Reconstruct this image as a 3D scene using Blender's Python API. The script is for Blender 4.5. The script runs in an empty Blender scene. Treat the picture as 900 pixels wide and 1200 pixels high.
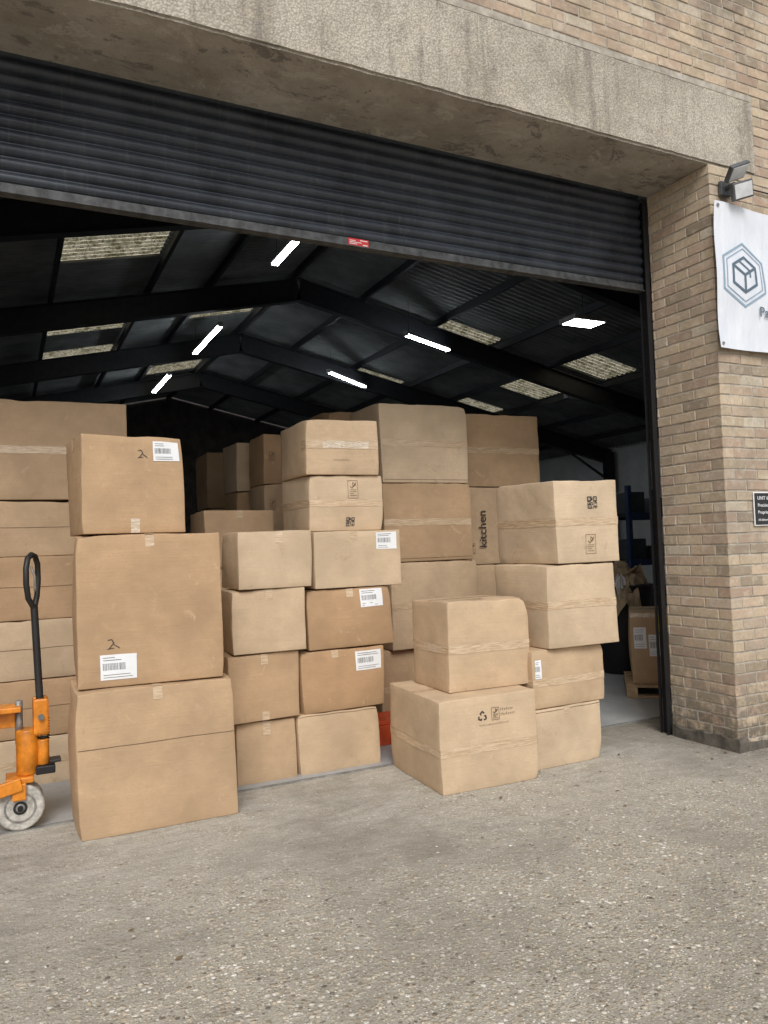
import bpy, bmesh, math, random
from mathutils import Vector, Matrix, noise
random.seed(7)
C=bpy.context.scene.collection

# ------------------------------------------------------------ material helpers
class NT:
    def __init__(s,name):
        s.m=bpy.data.materials.new(name); s.m.use_nodes=True
        s.t=s.m.node_tree; s.b=s.t.nodes["Principled BSDF"]; s.L=s.t.links
    def l(s,a,b): s.L.new(a,b)
    def noise(s,vec,scale,detail=4,rough=.55,dist=0):
        n=s.t.nodes.new("ShaderNodeTexNoise"); n.inputs["Scale"].default_value=scale
        n.inputs["Detail"].default_value=detail; n.inputs["Roughness"].default_value=rough
        n.inputs["Distortion"].default_value=dist
        if vec is not None: s.l(vec,n.inputs["Vector"])
        return n.outputs["Fac"]
    def ramp(s,fac,stops):
        r=s.t.nodes.new("ShaderNodeValToRGB"); e=r.color_ramp.elements
        while len(e)<len(stops): e.new(.5)
        for i,(p,c) in enumerate(stops):
            e[i].position=p; e[i].color=(*c,1)
        s.l(fac,r.inputs[0]); return r.outputs[0]
    def mix(s,fac,a,b,mode='MIX'):
        m=s.t.nodes.new("ShaderNodeMix"); m.data_type='RGBA'; m.blend_type=mode
        for v,i in ((fac,0),(a,6),(b,7)):
            if hasattr(v,'links'): s.l(v,m.inputs[i])
            elif isinstance(v,tuple): m.inputs[i].default_value=(*v,1)
            else: m.inputs[i].default_value=v
        return m.outputs[2]
    def math(s,op,a,b=None,clamp=False):
        m=s.t.nodes.new("ShaderNodeMath"); m.operation=op; m.use_clamp=clamp
        for i,v in enumerate((a,b)):
            if v is None: continue
            if hasattr(v,'links'): s.l(v,m.inputs[i])
            else: m.inputs[i].default_value=v
        return m.outputs[0]
    def wsum(s,*pairs):
        r=None
        for v,w in pairs:
            q=s.math('MULTIPLY',v,w); r=q if r is None else s.math('ADD',r,q)
        return r
    def maprange(s,v,a,b,c=0.,d=1.):
        m=s.t.nodes.new("ShaderNodeMapRange"); s.l(v,m.inputs[0])
        for i,x in enumerate((a,b,c,d)): m.inputs[i+1].default_value=x
        return m.outputs[0]
    def mapping(s,v,scale=(1,1,1),rot=(0,0,0)):
        mp=s.t.nodes.new("ShaderNodeMapping"); mp.inputs["Scale"].default_value=scale; mp.inputs["Rotation"].default_value=rot
        s.l(v,mp.inputs[0]); return mp.outputs[0]
    def obj(s,scale=None):
        tc=s.t.nodes.new("ShaderNodeTexCoord"); o=tc.outputs["Object"]
        return s.mapping(o,scale) if scale else o
    def bump(s,h,strength,dist,prev=None):
        b=s.t.nodes.new("ShaderNodeBump"); b.inputs["Strength"].default_value=strength; b.inputs["Distance"].default_value=dist
        s.l(h,b.inputs["Height"])
        if prev is not None: s.l(prev,b.inputs["Normal"])
        return b.outputs[0]
    def fin(s,col=None,rough=None,nrm=None,metal=None,spec=None):
        for v,k in ((col,"Base Color"),(rough,"Roughness"),(nrm,"Normal"),(metal,"Metallic"),(spec,"Specular IOR Level")):
            if v is None: continue
            if hasattr(v,'links'): s.l(v,s.b.inputs[k])
            elif isinstance(v,tuple): s.b.inputs[k].default_value=(*v,1)
            else: s.b.inputs[k].default_value=v
        return s.m

def simple(name,col,rough=.6,metal=0,var=.15,scale=8,bump=.1):
    t=NT(name); o=t.obj(); f=t.noise(o,scale,3,.65)
    c=t.mix(t.maprange(f,.3,.7),tuple(x*(1-var*2) for x in col),tuple(min(1,x*(1+var)) for x in col))
    return t.fin(c,rough,None,metal)

def mat_card(name,base):
    t=NT(name); o=t.obj()
    oi=t.t.nodes.new("ShaderNodeObjectInfo"); rnd=oi.outputs["Random"]
    add=t.t.nodes.new("ShaderNodeVectorMath"); add.operation='ADD'
    cx=t.t.nodes.new("ShaderNodeCombineXYZ"); t.l(t.math('MULTIPLY',rnd,37.0),cx.inputs[0]); t.l(t.math('MULTIPLY',rnd,11.0),cx.inputs[2])
    t.l(o,add.inputs[0]); t.l(cx.outputs[0],add.inputs[1]); v=add.outputs[0]
    big=t.noise(v,2.6,3,.65); fine=t.noise(v,55,2,.7); flute=t.noise(t.mapping(v,(3,3,150)),1.5,0)
    dark=tuple(x*.84 for x in base); lite=tuple(min(1,x*1.1) for x in base)
    c=t.mix(t.maprange(big,.35,.65),dark,lite)
    c=t.mix(t.maprange(fine,.35,.7,0,.2),c,tuple(x*.72 for x in base))
    c=t.mix(t.maprange(flute,.4,.6,0,.14),c,tuple(x*.78 for x in base))
    hs=t.t.nodes.new("ShaderNodeHueSaturation"); t.l(c,hs.inputs["Color"]); t.l(t.maprange(rnd,0,1,.76,1.08),hs.inputs["Value"])
    t.l(t.maprange(rnd,1,0,.80,1.12),hs.inputs["Saturation"]); t.l(t.maprange(rnd,0,1,.492,.506),hs.inputs["Hue"])
    sc=t.noise(v,8,4,.75,1.0)
    c=t.mix(t.maprange(sc,.62,.74,0,.4),hs.outputs[0],tuple(min(1,x*1.22+.03) for x in base))
    c=t.mix(t.maprange(sc,.38,.26,0,.5),c,tuple(x*.58 for x in base))
    ge=t.t.nodes.new("ShaderNodeNewGeometry")
    c=t.mix(t.maprange(ge.outputs["Pointiness"],.53,.62,0,.45),c,tuple(min(1,x*1.3+.02) for x in base))
    return t.fin(c,.72,t.bump(t.wsum((big,1.0),(sc,.25),(flute,.06),(fine,.03)),.65,.018),0,.25)
CARD=mat_card("cardboard",(.57,.40,.24))
def mat_tape():
    t=NT("packing_tape"); o=t.obj((4,4,45))
    w=t.noise(o,3,2,.6,.6)
    c=t.mix(t.maprange(w,.35,.65),(.48,.335,.20),(.66,.51,.35))
    return t.fin(c,t.maprange(w,.3,.7,.08,.24),t.bump(w,.6,.005),0,.9)
TAPE=mat_tape()
def mat_wtape():
    t=NT("wrinkled_tape")
    w=t.noise(t.obj((5,5,60)),4,3,.7,1.5)
    c=t.mix(t.maprange(w,.46,.58),(.54,.40,.26),(.80,.74,.64))
    return t.fin(c,.22,t.bump(w,.6,.005),0,.6)
WTAPE=mat_wtape()
SEAM=simple("flap_gap",(.15,.095,.05),.9)
WHITE=simple("label_paper",(.80,.81,.82),.5,var=.03)
INK=simple("black_ink",(.03,.028,.03),.6)
YEL=simple("yellow_label",(.80,.64,.05),.5)
BROWNINK=simple("brown_print",(.11,.06,.03),.7)
BM=[CARD,TAPE,SEAM,WHITE,INK,WTAPE,YEL,BROWNINK]

def link(o,parent=None):
    C.objects.link(o)
    if parent: o.parent=parent
    return o
def mesh_obj(name,verts,faces,mats,midx=None,smooth=False,parent=None):
    me=bpy.data.meshes.new(name); me.from_pydata(verts,[],faces)
    for m in mats: me.materials.append(m)
    if midx: me.polygons.foreach_set("material_index",midx)
    if smooth: me.polygons.foreach_set("use_smooth",[True]*len(faces))
    me.update(); return link(bpy.data.objects.new(name,me),parent)

# ------------------------------------------------------------ boxes
NB=[0]
def box(x,y,z,w,d,h,rot=0,feats=(),bulge=.009,r=.006,name="cardboard_box"):
    """x,y = front-left-bottom corner, rot about it in degrees"""
    NB[0]+=1; seed=NB[0]*13.7
    W,D,H=w/2,d/2,h/2
    rs=random.Random(NB[0]); bl=[bulge*rs.uniform(-.3,1.8) for _ in range(6)]
    cr={}
    for sx in(-1,1):
        for sy in(-1,1):
            for sz in(-1,1): cr[(sx,sy,sz)]=Vector((rs.uniform(-1,1),rs.uniform(-1,1),rs.uniform(-1.1,.3)*(1 if sz>0 else 0)))*.010
    dents=[(Vector((rs.choice([-1,1])*W,rs.choice([-1,-1,1])*D,rs.choice([-1,1,1])*H)),rs.uniform(.03,.08),rs.uniform(.006,.020)) for _ in range(3)]
    dents+=[(Vector((rs.uniform(-.8,.8)*W,-D,H)),rs.uniform(.03,.06),rs.uniform(.003,.010)) for _ in range(2)]
    # shallow crease lines across the front panel
    creases=[(rs.uniform(-.7,.7)*W,rs.uniform(-.7,.7)*H,rs.uniform(0,3.14),rs.uniform(.0015,.004)) for _ in range(2)]
    def disp(p):
        X,Y,Z=max(-1,min(1,p.x/W)),max(-1,min(1,p.y/D)),max(-1,min(1,p.z/H))
        o=Vector((0,0,0))
        o.x=math.copysign(abs(X)**6,X)*(bl[0] if X>0 else bl[1])*(1-Y*Y)*(1-Z*Z)
        o.y=math.copysign(abs(Y)**6,Y)*(bl[2] if Y>0 else bl[3])*(1-X*X)*(1-Z*Z)
        if Z>0: o.z=abs(Z)**6*bl[4]*.8*(1-X*X)*(1-Y*Y)*.5
        for k,v in cr.items():
            o+=v*((1+k[0]*X)/2*(1+k[1]*Y)/2*(1+k[2]*Z)/2)
        for c,rad,am in dents:
            dd=(p-c).length
            if dd<rad*2:
                q=-c.normalized()*am*math.exp(-(dd/rad)**2)
                if Z<0: q.z=0
                o+=q
        if Y<-.8:
            for ca_,cb_,th,am in creases:
                u=(p.x-ca_)*math.sin(th)-(p.z-cb_)*math.cos(th); s_=(p.x-ca_)*math.cos(th)+(p.z-cb_)*math.sin(th)
                o.y+=am*math.exp(-abs(u)/.03)*math.exp(-(s_/.2)**2)
        nv=noise.noise_vector(Vector((p.x*5+seed,p.y*5,p.z*5)))*.0042+noise.noise_vector(Vector((p.x*14+seed,p.y*14,p.z*14)))*.0016
        if Z<-.9: nv.z=0
        return p+o+nv
    def axis(Hh):
        n=max(5,int(2*Hh/.04)); inner=[-Hh+r+(2*Hh-2*r)*i/n for i in range(n+1)]
        return [-Hh,-Hh+r*.35]+inner+[Hh-r*.35,Hh]
    ax=[axis(W),axis(D),axis(H)]
    verts=[];faces=[];vd={}
    def vid(i,j,k):
        key=(i,j,k)
        if key in vd: return vd[key]
        p=Vector((ax[0][i],ax[1][j],ax[2][k]))
        q=Vector((max(-W+r,min(W-r,p.x)),max(-D+r,min(D-r,p.y)),max(-H+r,min(H-r,p.z))))
        dd=p-q
        if dd.length>1e-9: p=q+dd.normalized()*r
        vd[key]=len(verts); verts.append(disp(p)); return vd[key]
    nx,ny,nz=[len(a)-1 for a in ax]
    for i in range(nx):
        for k in range(nz):
            faces.append((vid(i,0,k),vid(i+1,0,k),vid(i+1,0,k+1),vid(i,0,k+1)))
            faces.append((vid(i,ny,k),vid(i,ny,k+1),vid(i+1,ny,k+1),vid(i+1,ny,k)))
        for j in range(ny):
            faces.append((vid(i,j,nz),vid(i+1,j,nz),vid(i+1,j+1,nz),vid(i,j+1,nz)))
            faces.append((vid(i,j,0),vid(i,j+1,0),vid(i+1,j+1,0),vid(i+1,j,0)))
    for j in range(ny):
        for k in range(nz):
            faces.append((vid(nx,j,k),vid(nx,j+1,k),vid(nx,j+1,k+1),vid(nx,j,k+1)))
            faces.append((vid(0,j,k),vid(0,j,k+1),vid(0,j+1,k+1),vid(0,j+1,k)))
    mi=[0]*len(faces)
    def mp(face,a,b,off):
        if face=='F': return Vector((a-W,-D-off,b-H))
        if face=='R': return Vector((W+off,a-D,b-H))
        if face=='L': return Vector((-W-off,D-a,b-H))
        if face=='T': return Vector((a-W,b-D,H+off))
    def fsize(f): return {'F':(w,h),'R':(d,h),'L':(d,h),'T':(w,d)}[f]
    def patch(face,a0,b0,a1,b1,m,off=.0015):
        n1=max(1,int((a1-a0)/.025)); n2=max(1,int((b1-b0)/.025)); s=len(verts)
        for jj in range(n2+1):
            for ii in range(n1+1):
                verts.append(disp(mp(face,a0+(a1-a0)*ii/n1,b0+(b1-b0)*jj/n2,off)))
        for jj in range(n2):
            for ii in range(n1):
                q=s+jj*(n1+1)+ii; faces.append((q,q+1,q+n1+2,q+n1+1)); mi.append(m)
    def stroke(face,pts,wd,m,off=.0032):
        for (a0,b0),(a1,b1) in zip(pts,pts[1:]):
            dx,dy=a1-a0,b1-b0; L=math.hypot(dx,dy) or 1; nx_,ny_=-dy/L*wd/2,dx/L*wd/2
            s=len(verts)
            for (a,b) in ((a0-nx_,b0-ny_),(a1-nx_,b1-ny_),(a1+nx_,b1+ny_),(a0+nx_,b0+ny_)): verts.append(disp(mp(face,a,b,off)))
            faces.append((s,s+1,s+2,s+3)); mi.append(m)
    for f in feats:
        k=f[0]
        if k=='hseam':
            fw,fh=fsize(f[1]); b=fh*f[2]; patch(f[1],.006,b-.0018,fw-.006,b+.0018,2,.0014)
        elif k=='vseam':
            fw,fh=fsize(f[1]); a=fw*f[2]; patch(f[1],a-.0016,.006,a+.0016,fh-.006,2,.0014)
        elif k=='htape':
            fw,fh=fsize(f[1]); b=fh*f[2]; t=f[3]; patch(f[1],.002,b-t/2,fw-.002,b+t/2,f[4] if len(f)>4 else 1,.002)
            if f[1]=='F':
                patch('L',d-.09,b-t/2,d-.002,b+t/2,1,.002); patch('R',.002,b-t/2,.09,b+t/2,1,.002)
        elif k=='band':
            b=h*f[1]; t=f[2]
            for q in 'FRL':
                fw,_=fsize(q); patch(q,.001,b-t/2,fw-.001,b+t/2,1,.002)
        elif k=='ttab': patch('F',w*f[1]-.025,h-f[2],w*f[1]+.025,h-.001,1,.002)
        elif k=='btab': patch('F',w*f[1]-.025,.002,w*f[1]+.025,f[2],f[3] if len(f)>3 else 1,.002)
        elif k=='topx':
            patch('T',.006,D-.0016,w-.006,D+.0016,2,.0014); patch('T',0,D-.025,w,D+.025,1,.002)
            patch('L',D-.025,h-.07,D+.025,h,1,.002); patch('R',D-.025,h-.07,D+.025,h,1,.002)
        elif k=='topy':
            patch('T',W-.0016,.006,W+.0016,d-.006,2,.0014); patch('T',W-.025,0,W+.025,d,1,.002)
            patch('F',W-.025,h-.07,W+.025,h-.001,1,.002)
        elif k=='label':
            _,fc,a,b,lw,lh=f[:6]; m=f[6] if len(f)>6 else 3
            patch(fc,a,b,a+lw,b+lh,m,.0024)
            if m in(1,5): continue
            g=random.Random(int(a*1000+b*77+NB[0]))
            u=a+lw*.08
            while u<a+lw*.7:
                q=g.choice([.0012,.002,.003]); stroke(fc,[(u,b+lh*.38),(u,b+lh*.66)],q,4); u+=q+g.choice([.0018,.003,.004])
            for vv in (.1,.2): stroke(fc,[(a+lw*.08,b+lh*vv),(a+lw*g.uniform(.5,.9),b+lh*vv)],.0025,4)
            for vv in (.78,.88): stroke(fc,[(a+lw*.08,b+lh*vv),(a+lw*g.uniform(.4,.9),b+lh*vv)],.003,4)
        elif k=='qr':
            _,fc,a,b,s=f; g=random.Random(3); n=13
            def fnd(i,j):
                for (ci,cj) in ((2.5,2.5),(2.5,n-2.5),(n-2.5,n-2.5)):
                    m_=max(abs(i+.5-ci),abs(j+.5-cj))
                    if m_<3: return m_<1 or m_>=2
                return None
            for i in range(n):
                for j in range(n):
                    q=fnd(i,j)
                    if q or (q is None and g.random()<.5):
                        stroke(fc,[(a+i*s/n,b+(j+.5)*s/n),(a+(i+1.02)*s/n,b+(j+.5)*s/n)],s/n,4)
        elif k=='fsc':
            _,fc,a,b,fw,fh=f; t=.0025
            stroke(fc,[(a,b),(a+fw,b),(a+fw,b+fh),(a,b+fh),(a,b)],t,7)
            stroke(fc,[(a+fw*.2,b+fh*.68),(a+fw*.4,b+fh*.55),(a+fw*.85,b+fh*.88)],t*1.6,7)
            stroke(fc,[(a+fw*.5,b+fh*.6),(a+fw*.5,b+fh*.9),(a+fw*.8,b+fh*.75),(a+fw*.5,b+fh*.62)],t*1.3,7)
            for q in (.14,.25,.36,.46): stroke(fc,[(a+fw*.15,b+fh*q),(a+fw*(.85 if q!=.25 else .6),b+fh*q)],t,7)
        elif k=='recycle':
            _,fc,a,b,s=f
            for q in range(3):
                def pt(rr,dg): return (a+rr*math.cos(math.radians(dg)),b+rr*math.sin(math.radians(dg)))
                t0=90+q*120
                stroke(fc,[pt(s*.75,t0-34),pt(s*.95,t0-8),pt(s*.95,t0+8)],s*.30,4)
                stroke(fc,[pt(s*.95,t0+8),pt(s*.72,t0+36)],s*.30,4)
                stroke(fc,[pt(s*.62,t0+34),pt(s*.62,t0+50)],s*.55,4)
        elif k=='text':
            _,fc,a,b,lw,lh=f[:6]; g=random.Random(5); u=0
            while u<lw:
                cw=lh*.55
                stroke(fc,[(a+u,b),(a+u,b+lh*g.choice([.6,1]))],cw*.22,7); stroke(fc,[(a+u,b+lh*.5),(a+u+cw*.6,b+lh*.5)],cw*.2,7)
                u+=cw*1.25
        elif k=='scribble':
            _,fc,a,b,s=f
            stroke(fc,[(a-s*1.1,b+s*.8),(a-s*.3,b+s*.9),(a+s*.1,b+s*.2),(a-s*.8,b-s)],.004,4)
            stroke(fc,[(a-s*.3,b+s*.9),(a+s*.2,b-s*.2),(a+s*1.2,b-s*.9)],.004,4)
            stroke(fc,[(a-s*1.2,b-s*1.05),(a+s*.2,b-s*.85)],.003,4)
    ob=mesh_obj(name,verts,faces,BM,mi)
    ob.data.polygons.foreach_set("use_smooth",[m in(0,1,5) for m in mi])
    a=math.radians(rot)
    cx=x+W*math.cos(a)-D*math.sin(a); cy=y+W*math.sin(a)+D*math.cos(a)
    ob.location=(cx,cy,z+H); ob.rotation_euler=(0,0,a)
    return ob

# stack A
box(.325,4.365,.0,.835,.5,.772,.3,[('hseam','F',.61),('topy',),('vseam','R',.5)],.018)
box(.335,4.45,.775,.785,.55,.832,-3.5,[('label','F',.115,.04,.19,.135),('scribble','F',.185,.235,.028),('topy',)],.012)
box(.385,4.465,1.61,.56,.48,.555,5.5,[('label','F',.385,.415,.155,.115),('scribble','F',.325,.455,.022),('btab',.5,.085,5),('topx',)],.010)
# wall of wide cartons (left, back)
zz=.0
for i,hh in enumerate([.315,.375,.39,.42,.375,.67]):
    j=random.uniform(-.015,.015)
    box(-.49+j,5.6+random.uniform(-.01,.015),zz,1.26-j,.8,hh-.003,0,[('hseam','F',.5),('htape','F',.5,.05)] if i in(0,5) else [('hseam','F',.52)],.008)
    box(-1.78+j,5.62,zz,1.26,.8,hh-.003,0,[('hseam','F',.5)],.006)
    zz+=hh
# column C
cz=[0,.4,.83,1.24,1.62]
box(1.30,4.84,cz[0],.39,.5,.397,-2,[('ttab',.5,.09)])
box(1.245,4.80,cz[1],.48,.5,.427,1,[('ttab',.5,.07),('btab',.5,.06)])
box(1.28,4.80,cz[2],.48,.45,.407,-2,[('ttab',.5,.07)])
box(1.325,4.79,cz[3],.495,.45,.377,-1,[('ttab',.55,.08)])
# column D
dz=[0,.396,.81,1.215,1.605]
box(1.705,4.82,dz[0],.585,.5,.393,1,[('hseam','F',.97)])
box(1.735,4.82,dz[1],.605,.5,.411,1,[('label','F',.39,.255,.19,.135),('ttab',.4,.05)])
box(1.79,4.82,dz[2],.63,.5,.402,.5,[('label','F',.39,.27,.175,.12),('ttab',.5,.06)])
box(1.85,4.82,dz[3],.655,.5,.387,1,[('label','F',.465,.255,.16,.12),('ttab',.45,.06)])
# E on top, one row back
box(1.93,5.08,1.607,.56,.60,.40,-.5,[('band',.5,.05),('fsc','F',.285,.235,.075,.13),('qr','F',.27,.03,.065)])
box(1.915,5.06,2.01,.545,.60,.395,-1,[('htape','F',.55,.065),('label','F',.12,.19,.35,.05,5),('text','F',.2,.1,.12,.012)])
for i in range(4): box(1.95,5.40,i*.4,.55,.45,.395,0)
# L stack behind
for i,(a,b) in enumerate([(0,.45),(.45,.9),(.9,1.36),(1.36,1.81)]): box(1.38,5.95,a,.56,.5,b-a-.003,0,[('ttab',.5,.06)])
# F stacks
for a,b in [(0,.42),(.42,.84),(.84,1.25),(1.25,1.64),(1.64,2.06),(2.06,2.50)]:
    box(2.02,6.42,a,.52,.45,b-a-.003,-1,[('ttab',.5,.06),('fsc','F',.05,.2,.05,.08)])
for a,b in [(0,.42),(.42,.84),(.84,1.25),(1.25,1.64),(1.64,2.04),(2.04,2.50)]:
    box(1.94,7.0,a,.48,.45,b-a-.003,0,[('ttab',.5,.06)])
for i in range(4): box(2.14,9.0,i*.665,.9,.6,.66,0)
for i in range(4): box(3.3,9.2,i*.6,.9,.6,.59,2)
# H stack
for i,(a,b,x) in enumerate([(0,.64,2.70),(.64,1.35,2.79),(1.35,2.0,2.755),(2.0,2.66,2.735)]):
    box(x,5.56+[.05,.0,.01,-.01][i],a,.83,.6,b-a-.003,[0,.5,-1,.5][i],[('hseam','F',.5),('htape','F',.5,.055,1)]+([('hseam','F',.04)] if i>1 else []),.012)
box(2.64,6.45,2.06,.8,.5,.68,0,[('hseam','F',.5)])
for i in range(3): box(2.64,6.45,i*.687,.8,.5,.68,0)
# I stack
PRINTED=None
for i,(a,b,x) in enumerate([(0,.64,3.66),(.64,1.29,3.66),(1.29,1.99,3.64),(1.99,2.66,3.66)]):
    q=box(x,5.80,a,.85,.6,b-a-.003,[0,1,0,-.5][i],[('hseam','F',.5),('htape','F',.5,.055)] if i!=2 else [('fsc','F',.07,.1,.05,.09)],.012)
    if i==2: PRINTED=q
for i in range(4): box(3.62,6.6,i*.66,.85,.6,.655,0)
# J stack
box(3.045,4.10,0,.595,.55,.388,1.5,[('ttab',.5,.05),('hseam','F',.96)])
box(3.07,4.11,.39,.615,.55,.382,0,[('label','F',.02,.20,.05,.12),('band',.45,.05)])
box(3.175,4.06,.775,.60,.56,.553,1,[('band',.52,.055),('hseam','F',.5),('hseam','L',.5)],.015)
box(3.285,4.07,1.33,.54,.66,.565,1,[('band',.50,.055),('qr','F',.27,.37,.085),('fsc','F',.24,.06,.085,.13),('hseam','F',.48),('hseam','L',.48)],.012)
# K stack
box(2.295,4.0,0,.69,.75,.553,-3.5,[('band',.44,.05),('hseam','F',.42),('recycle','F',.30,.435,.030),('fsc','F',.365,.405,.052,.075),('text','F',.43,.425,.11,.02),('text','F',.43,.455,.09,.02),('hseam','T',.5),('htape','T',.5,.05),('text','F',.28,.375,.2,.012)],.020)
box(2.475,4.165,.556,.60,.48,.565,-1.5,[('band',.47,.055),('hseam','T',.5),('htape','T',.5,.05),('label','T',.2,.08,.12,.05,1)],.013)

# ------------------------------------------------------------ structure helpers
def prim(kind,mats,name,loc,size=(1,1,1),rot=(0,0,0),r=1,depth=1,bevel=0,parent=None,segs=32,r2=None):
    bm=bmesh.new()
    if kind=='box':
        bmesh.ops.create_cube(bm,size=1); bmesh.ops.scale(bm,vec=size,verts=bm.verts)
    elif kind=='cyl':
        bmesh.ops.create_cone(bm,cap_ends=True,segments=segs,radius1=r,radius2=r if r2 is None else r2,depth=depth)
    if bevel: bmesh.ops.bevel(bm,geom=bm.edges[:] if kind=='box' else [e for e in bm.edges if any(len(f.verts)>4 for f in e.link_faces)],offset=bevel,segments=2,affect='EDGES',profile=.5)
    me=bpy.data.meshes.new(name); bm.to_mesh(me); bm.free()
    for m in (mats if isinstance(mats,list) else [mats]): me.materials.append(m)
    if kind=='cyl':
        for p in me.polygons: p.use_smooth=len(p.vertices)==4
    o=bpy.data.objects.new(name,me); o.location=loc; o.rotation_euler=[math.radians(a) for a in rot]
    return link(o,parent)
def bx(mat,name,x0,x1,y0,y1,z0,z1,bevel=0,parent=None):
    return prim('box',mat,name,((x0+x1)/2,(y0+y1)/2,(z0+z1)/2),(x1-x0,y1-y0,z1-z0),bevel=bevel,parent=parent)
def tube(mat,name,pts,r,parent=None,cyc=False):
    cu=bpy.data.curves.new(name,'CURVE'); cu.dimensions='3D'; cu.bevel_depth=r; cu.bevel_resolution=4; cu.use_fill_caps=True
    s=cu.splines.new('POLY'); s.points.add(len(pts)-1)
    for i,p in enumerate(pts): s.points[i].co=(*p,1)
    s.use_cyclic_u=cyc; cu.materials.append(mat)
    return link(bpy.data.objects.new(name,cu),parent)
def empty(name,loc=(0,0,0)):
    e=bpy.data.objects.new(name,None); e.location=loc; return link(e)
def text(body,size,loc,mat,name,parent,rot=(90,0,0)):
    cu=bpy.data.curves.new(name,'FONT'); cu.body=body; cu.size=size; cu.extrude=.0008; cu.materials.append(mat)
    o=bpy.data.objects.new(name,cu); o.location=loc; o.rotation_euler=[math.radians(a) for a in rot]; return link(o,parent)
text("kitchen",.115,(-.19,-.322,-.20),INK,"printed_word",PRINTED,(0,-90,-90)).rotation_euler=Matrix(((0,-1,0),(0,0,-1),(1,0,0))).to_euler()

XJ,YI,YO,ZT,ZL=4.473,4.286,3.707,4.107,4.659
XL=-2.3; WX0,WX1=-6.0,16.6; WZ=7.3
B=empty("warehouse_building")

def mat_brick():
    t=NT("buff_brick"); o=t.obj()
    at=t.t.nodes.new("ShaderNodeAttribute"); at.attribute_name="rnd"; at.attribute_type='GEOMETRY'
    sep=t.t.nodes.new("ShaderNodeSeparateColor"); t.l(at.outputs["Color"],sep.inputs[0])
    c=t.ramp(sep.outputs[0],[(0,(.29,.235,.175)),(.12,(.47,.38,.27)),(.4,(.59,.475,.34)),(.65,(.53,.40,.295)),(.85,(.42,.305,.23)),(1,(.63,.56,.44))])
    f=t.noise(o,42,4,.7); c=t.mix(t.maprange(f,.35,.7,0,.45),c,(.29,.23,.17))
    f2=t.noise(o,13,3,.7); c=t.mix(t.maprange(f2,.5,.7,0,.5),c,(.64,.57,.46))
    big=t.noise(o,1.4,5,.68); c=t.mix(t.maprange(big,.5,.7,0,.55),c,(.22,.19,.15))
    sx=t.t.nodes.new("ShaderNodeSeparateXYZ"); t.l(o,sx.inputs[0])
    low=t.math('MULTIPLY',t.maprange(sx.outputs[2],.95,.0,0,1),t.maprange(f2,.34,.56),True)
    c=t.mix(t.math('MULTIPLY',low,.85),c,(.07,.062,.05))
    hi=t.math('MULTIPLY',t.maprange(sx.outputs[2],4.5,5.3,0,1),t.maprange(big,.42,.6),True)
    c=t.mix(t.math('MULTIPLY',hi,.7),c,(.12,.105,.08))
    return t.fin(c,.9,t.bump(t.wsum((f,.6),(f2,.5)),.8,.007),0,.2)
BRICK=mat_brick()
def mat_mortar():
    t=NT("mortar"); o=t.obj()
    f=t.noise(o,12,4,.75)
    c=t.mix(t.maprange(f,.3,.7),(.26,.23,.19),(.54,.50,.43))
    return t.fin(c,.95,t.bump(f,.4,.006))
MORT=mat_mortar()
CH=ZT/55; BH=CH-.0105; MT=.0105
bv=[];bf=[];bc=[]
def brick(x0,x1,z0,z1,plane,rn,side='F',dep=.02):
    if x1-x0<.012 or z1-z0<.012: return
    j=lambda:random.uniform(-.0018,.0018); pr=random.uniform(-.0028,.0022); i=.004
    s=len(bv)
    def P(a,z,o):
        return (a,plane+o,z) if side=='F' else (plane+o,a,z)
    for o,q in ((dep,0),(pr+i*.6,0),(pr,i)):
        for a,z in ((x0+q,z0+q),(x1-q,z0+q),(x1-q,z1-q),(x0+q,z1-q)):
            bv.append(P(a+j(),z+j(),o+(random.uniform(-.0006,.0006))))
    fs=[]
    for k in (0,4):
        for m in range(4):
            n=(m+1)%4; fs.append((s+k+m,s+k+n,s+k+4+n,s+k+4+m))
    fs.append((s+8,s+9,s+10,s+11))
    if side=='R': fs=[tuple(reversed(f)) for f in fs]
    bf.extend(fs); bc.extend([rn]*len(fs))
LX0,LX1=-2.78,4.953
ncourse=int(WZ/CH)
for c in range(ncourse):
    z0=c*CH+.004; z1=z0+BH
    odd=c%2
    zz0,zz1=z0,(min(z1,ZT-.004) if z0<ZT<z1 else z1)
    def run(xs,xe,off):
        x=xs+off
        while x<xe:
            L=.215; brick(max(x,xs),min(x+L,xe),zz0,zz1,YO,random.random()); x+=L+MT
    if z1<=ZT+.02: segs=[('R',XJ),('L',XL)]
    elif z0>=ZL: segs=[('A',0)]
    else: segs=[('R',LX1+.01),('L',LX0-.01)]
    if z0<ZL<z1: segs=[('R',LX1+.01),('L',LX0-.01)]
    for k,x in segs:
        if k=='R':
            if x==XJ:
                rn=random.random()
                if odd:
                    brick(XJ,XJ+.1025,zz0,zz1,YO,rn); run(XJ+.1025+MT,WX1,0)
                    brick(YO,YO+.215,zz0,zz1,XJ,rn,'R'); y=YO+.215+MT
                else:
                    brick(XJ,XJ+.215,zz0,zz1,YO,rn); run(XJ+.215+MT,WX1,0)
                    brick(YO,YO+.1025,zz0,zz1,XJ,rn,'R'); y=YO+.1025+MT
                while y<YI: brick(y,min(y+.215,YI),zz0,zz1,XJ,random.random(),'R'); y+=.215+MT
            else: run(x,WX1,-(.02 if odd else .13))
        elif k=='L': run(WX0,x,-(.11 if odd else 0))
        else: run(WX0,WX1,-(.11 if odd else 0))
o=mesh_obj("brick_courses",bv,bf,[BRICK],parent=B)
ca=o.data.color_attributes.new("rnd",'FLOAT_COLOR','CORNER')
buf=[]
for r_ in bc: buf.extend([r_,r_,r_,1]*4)
ca.data.foreach_set("color",buf)
m4=.005
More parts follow.
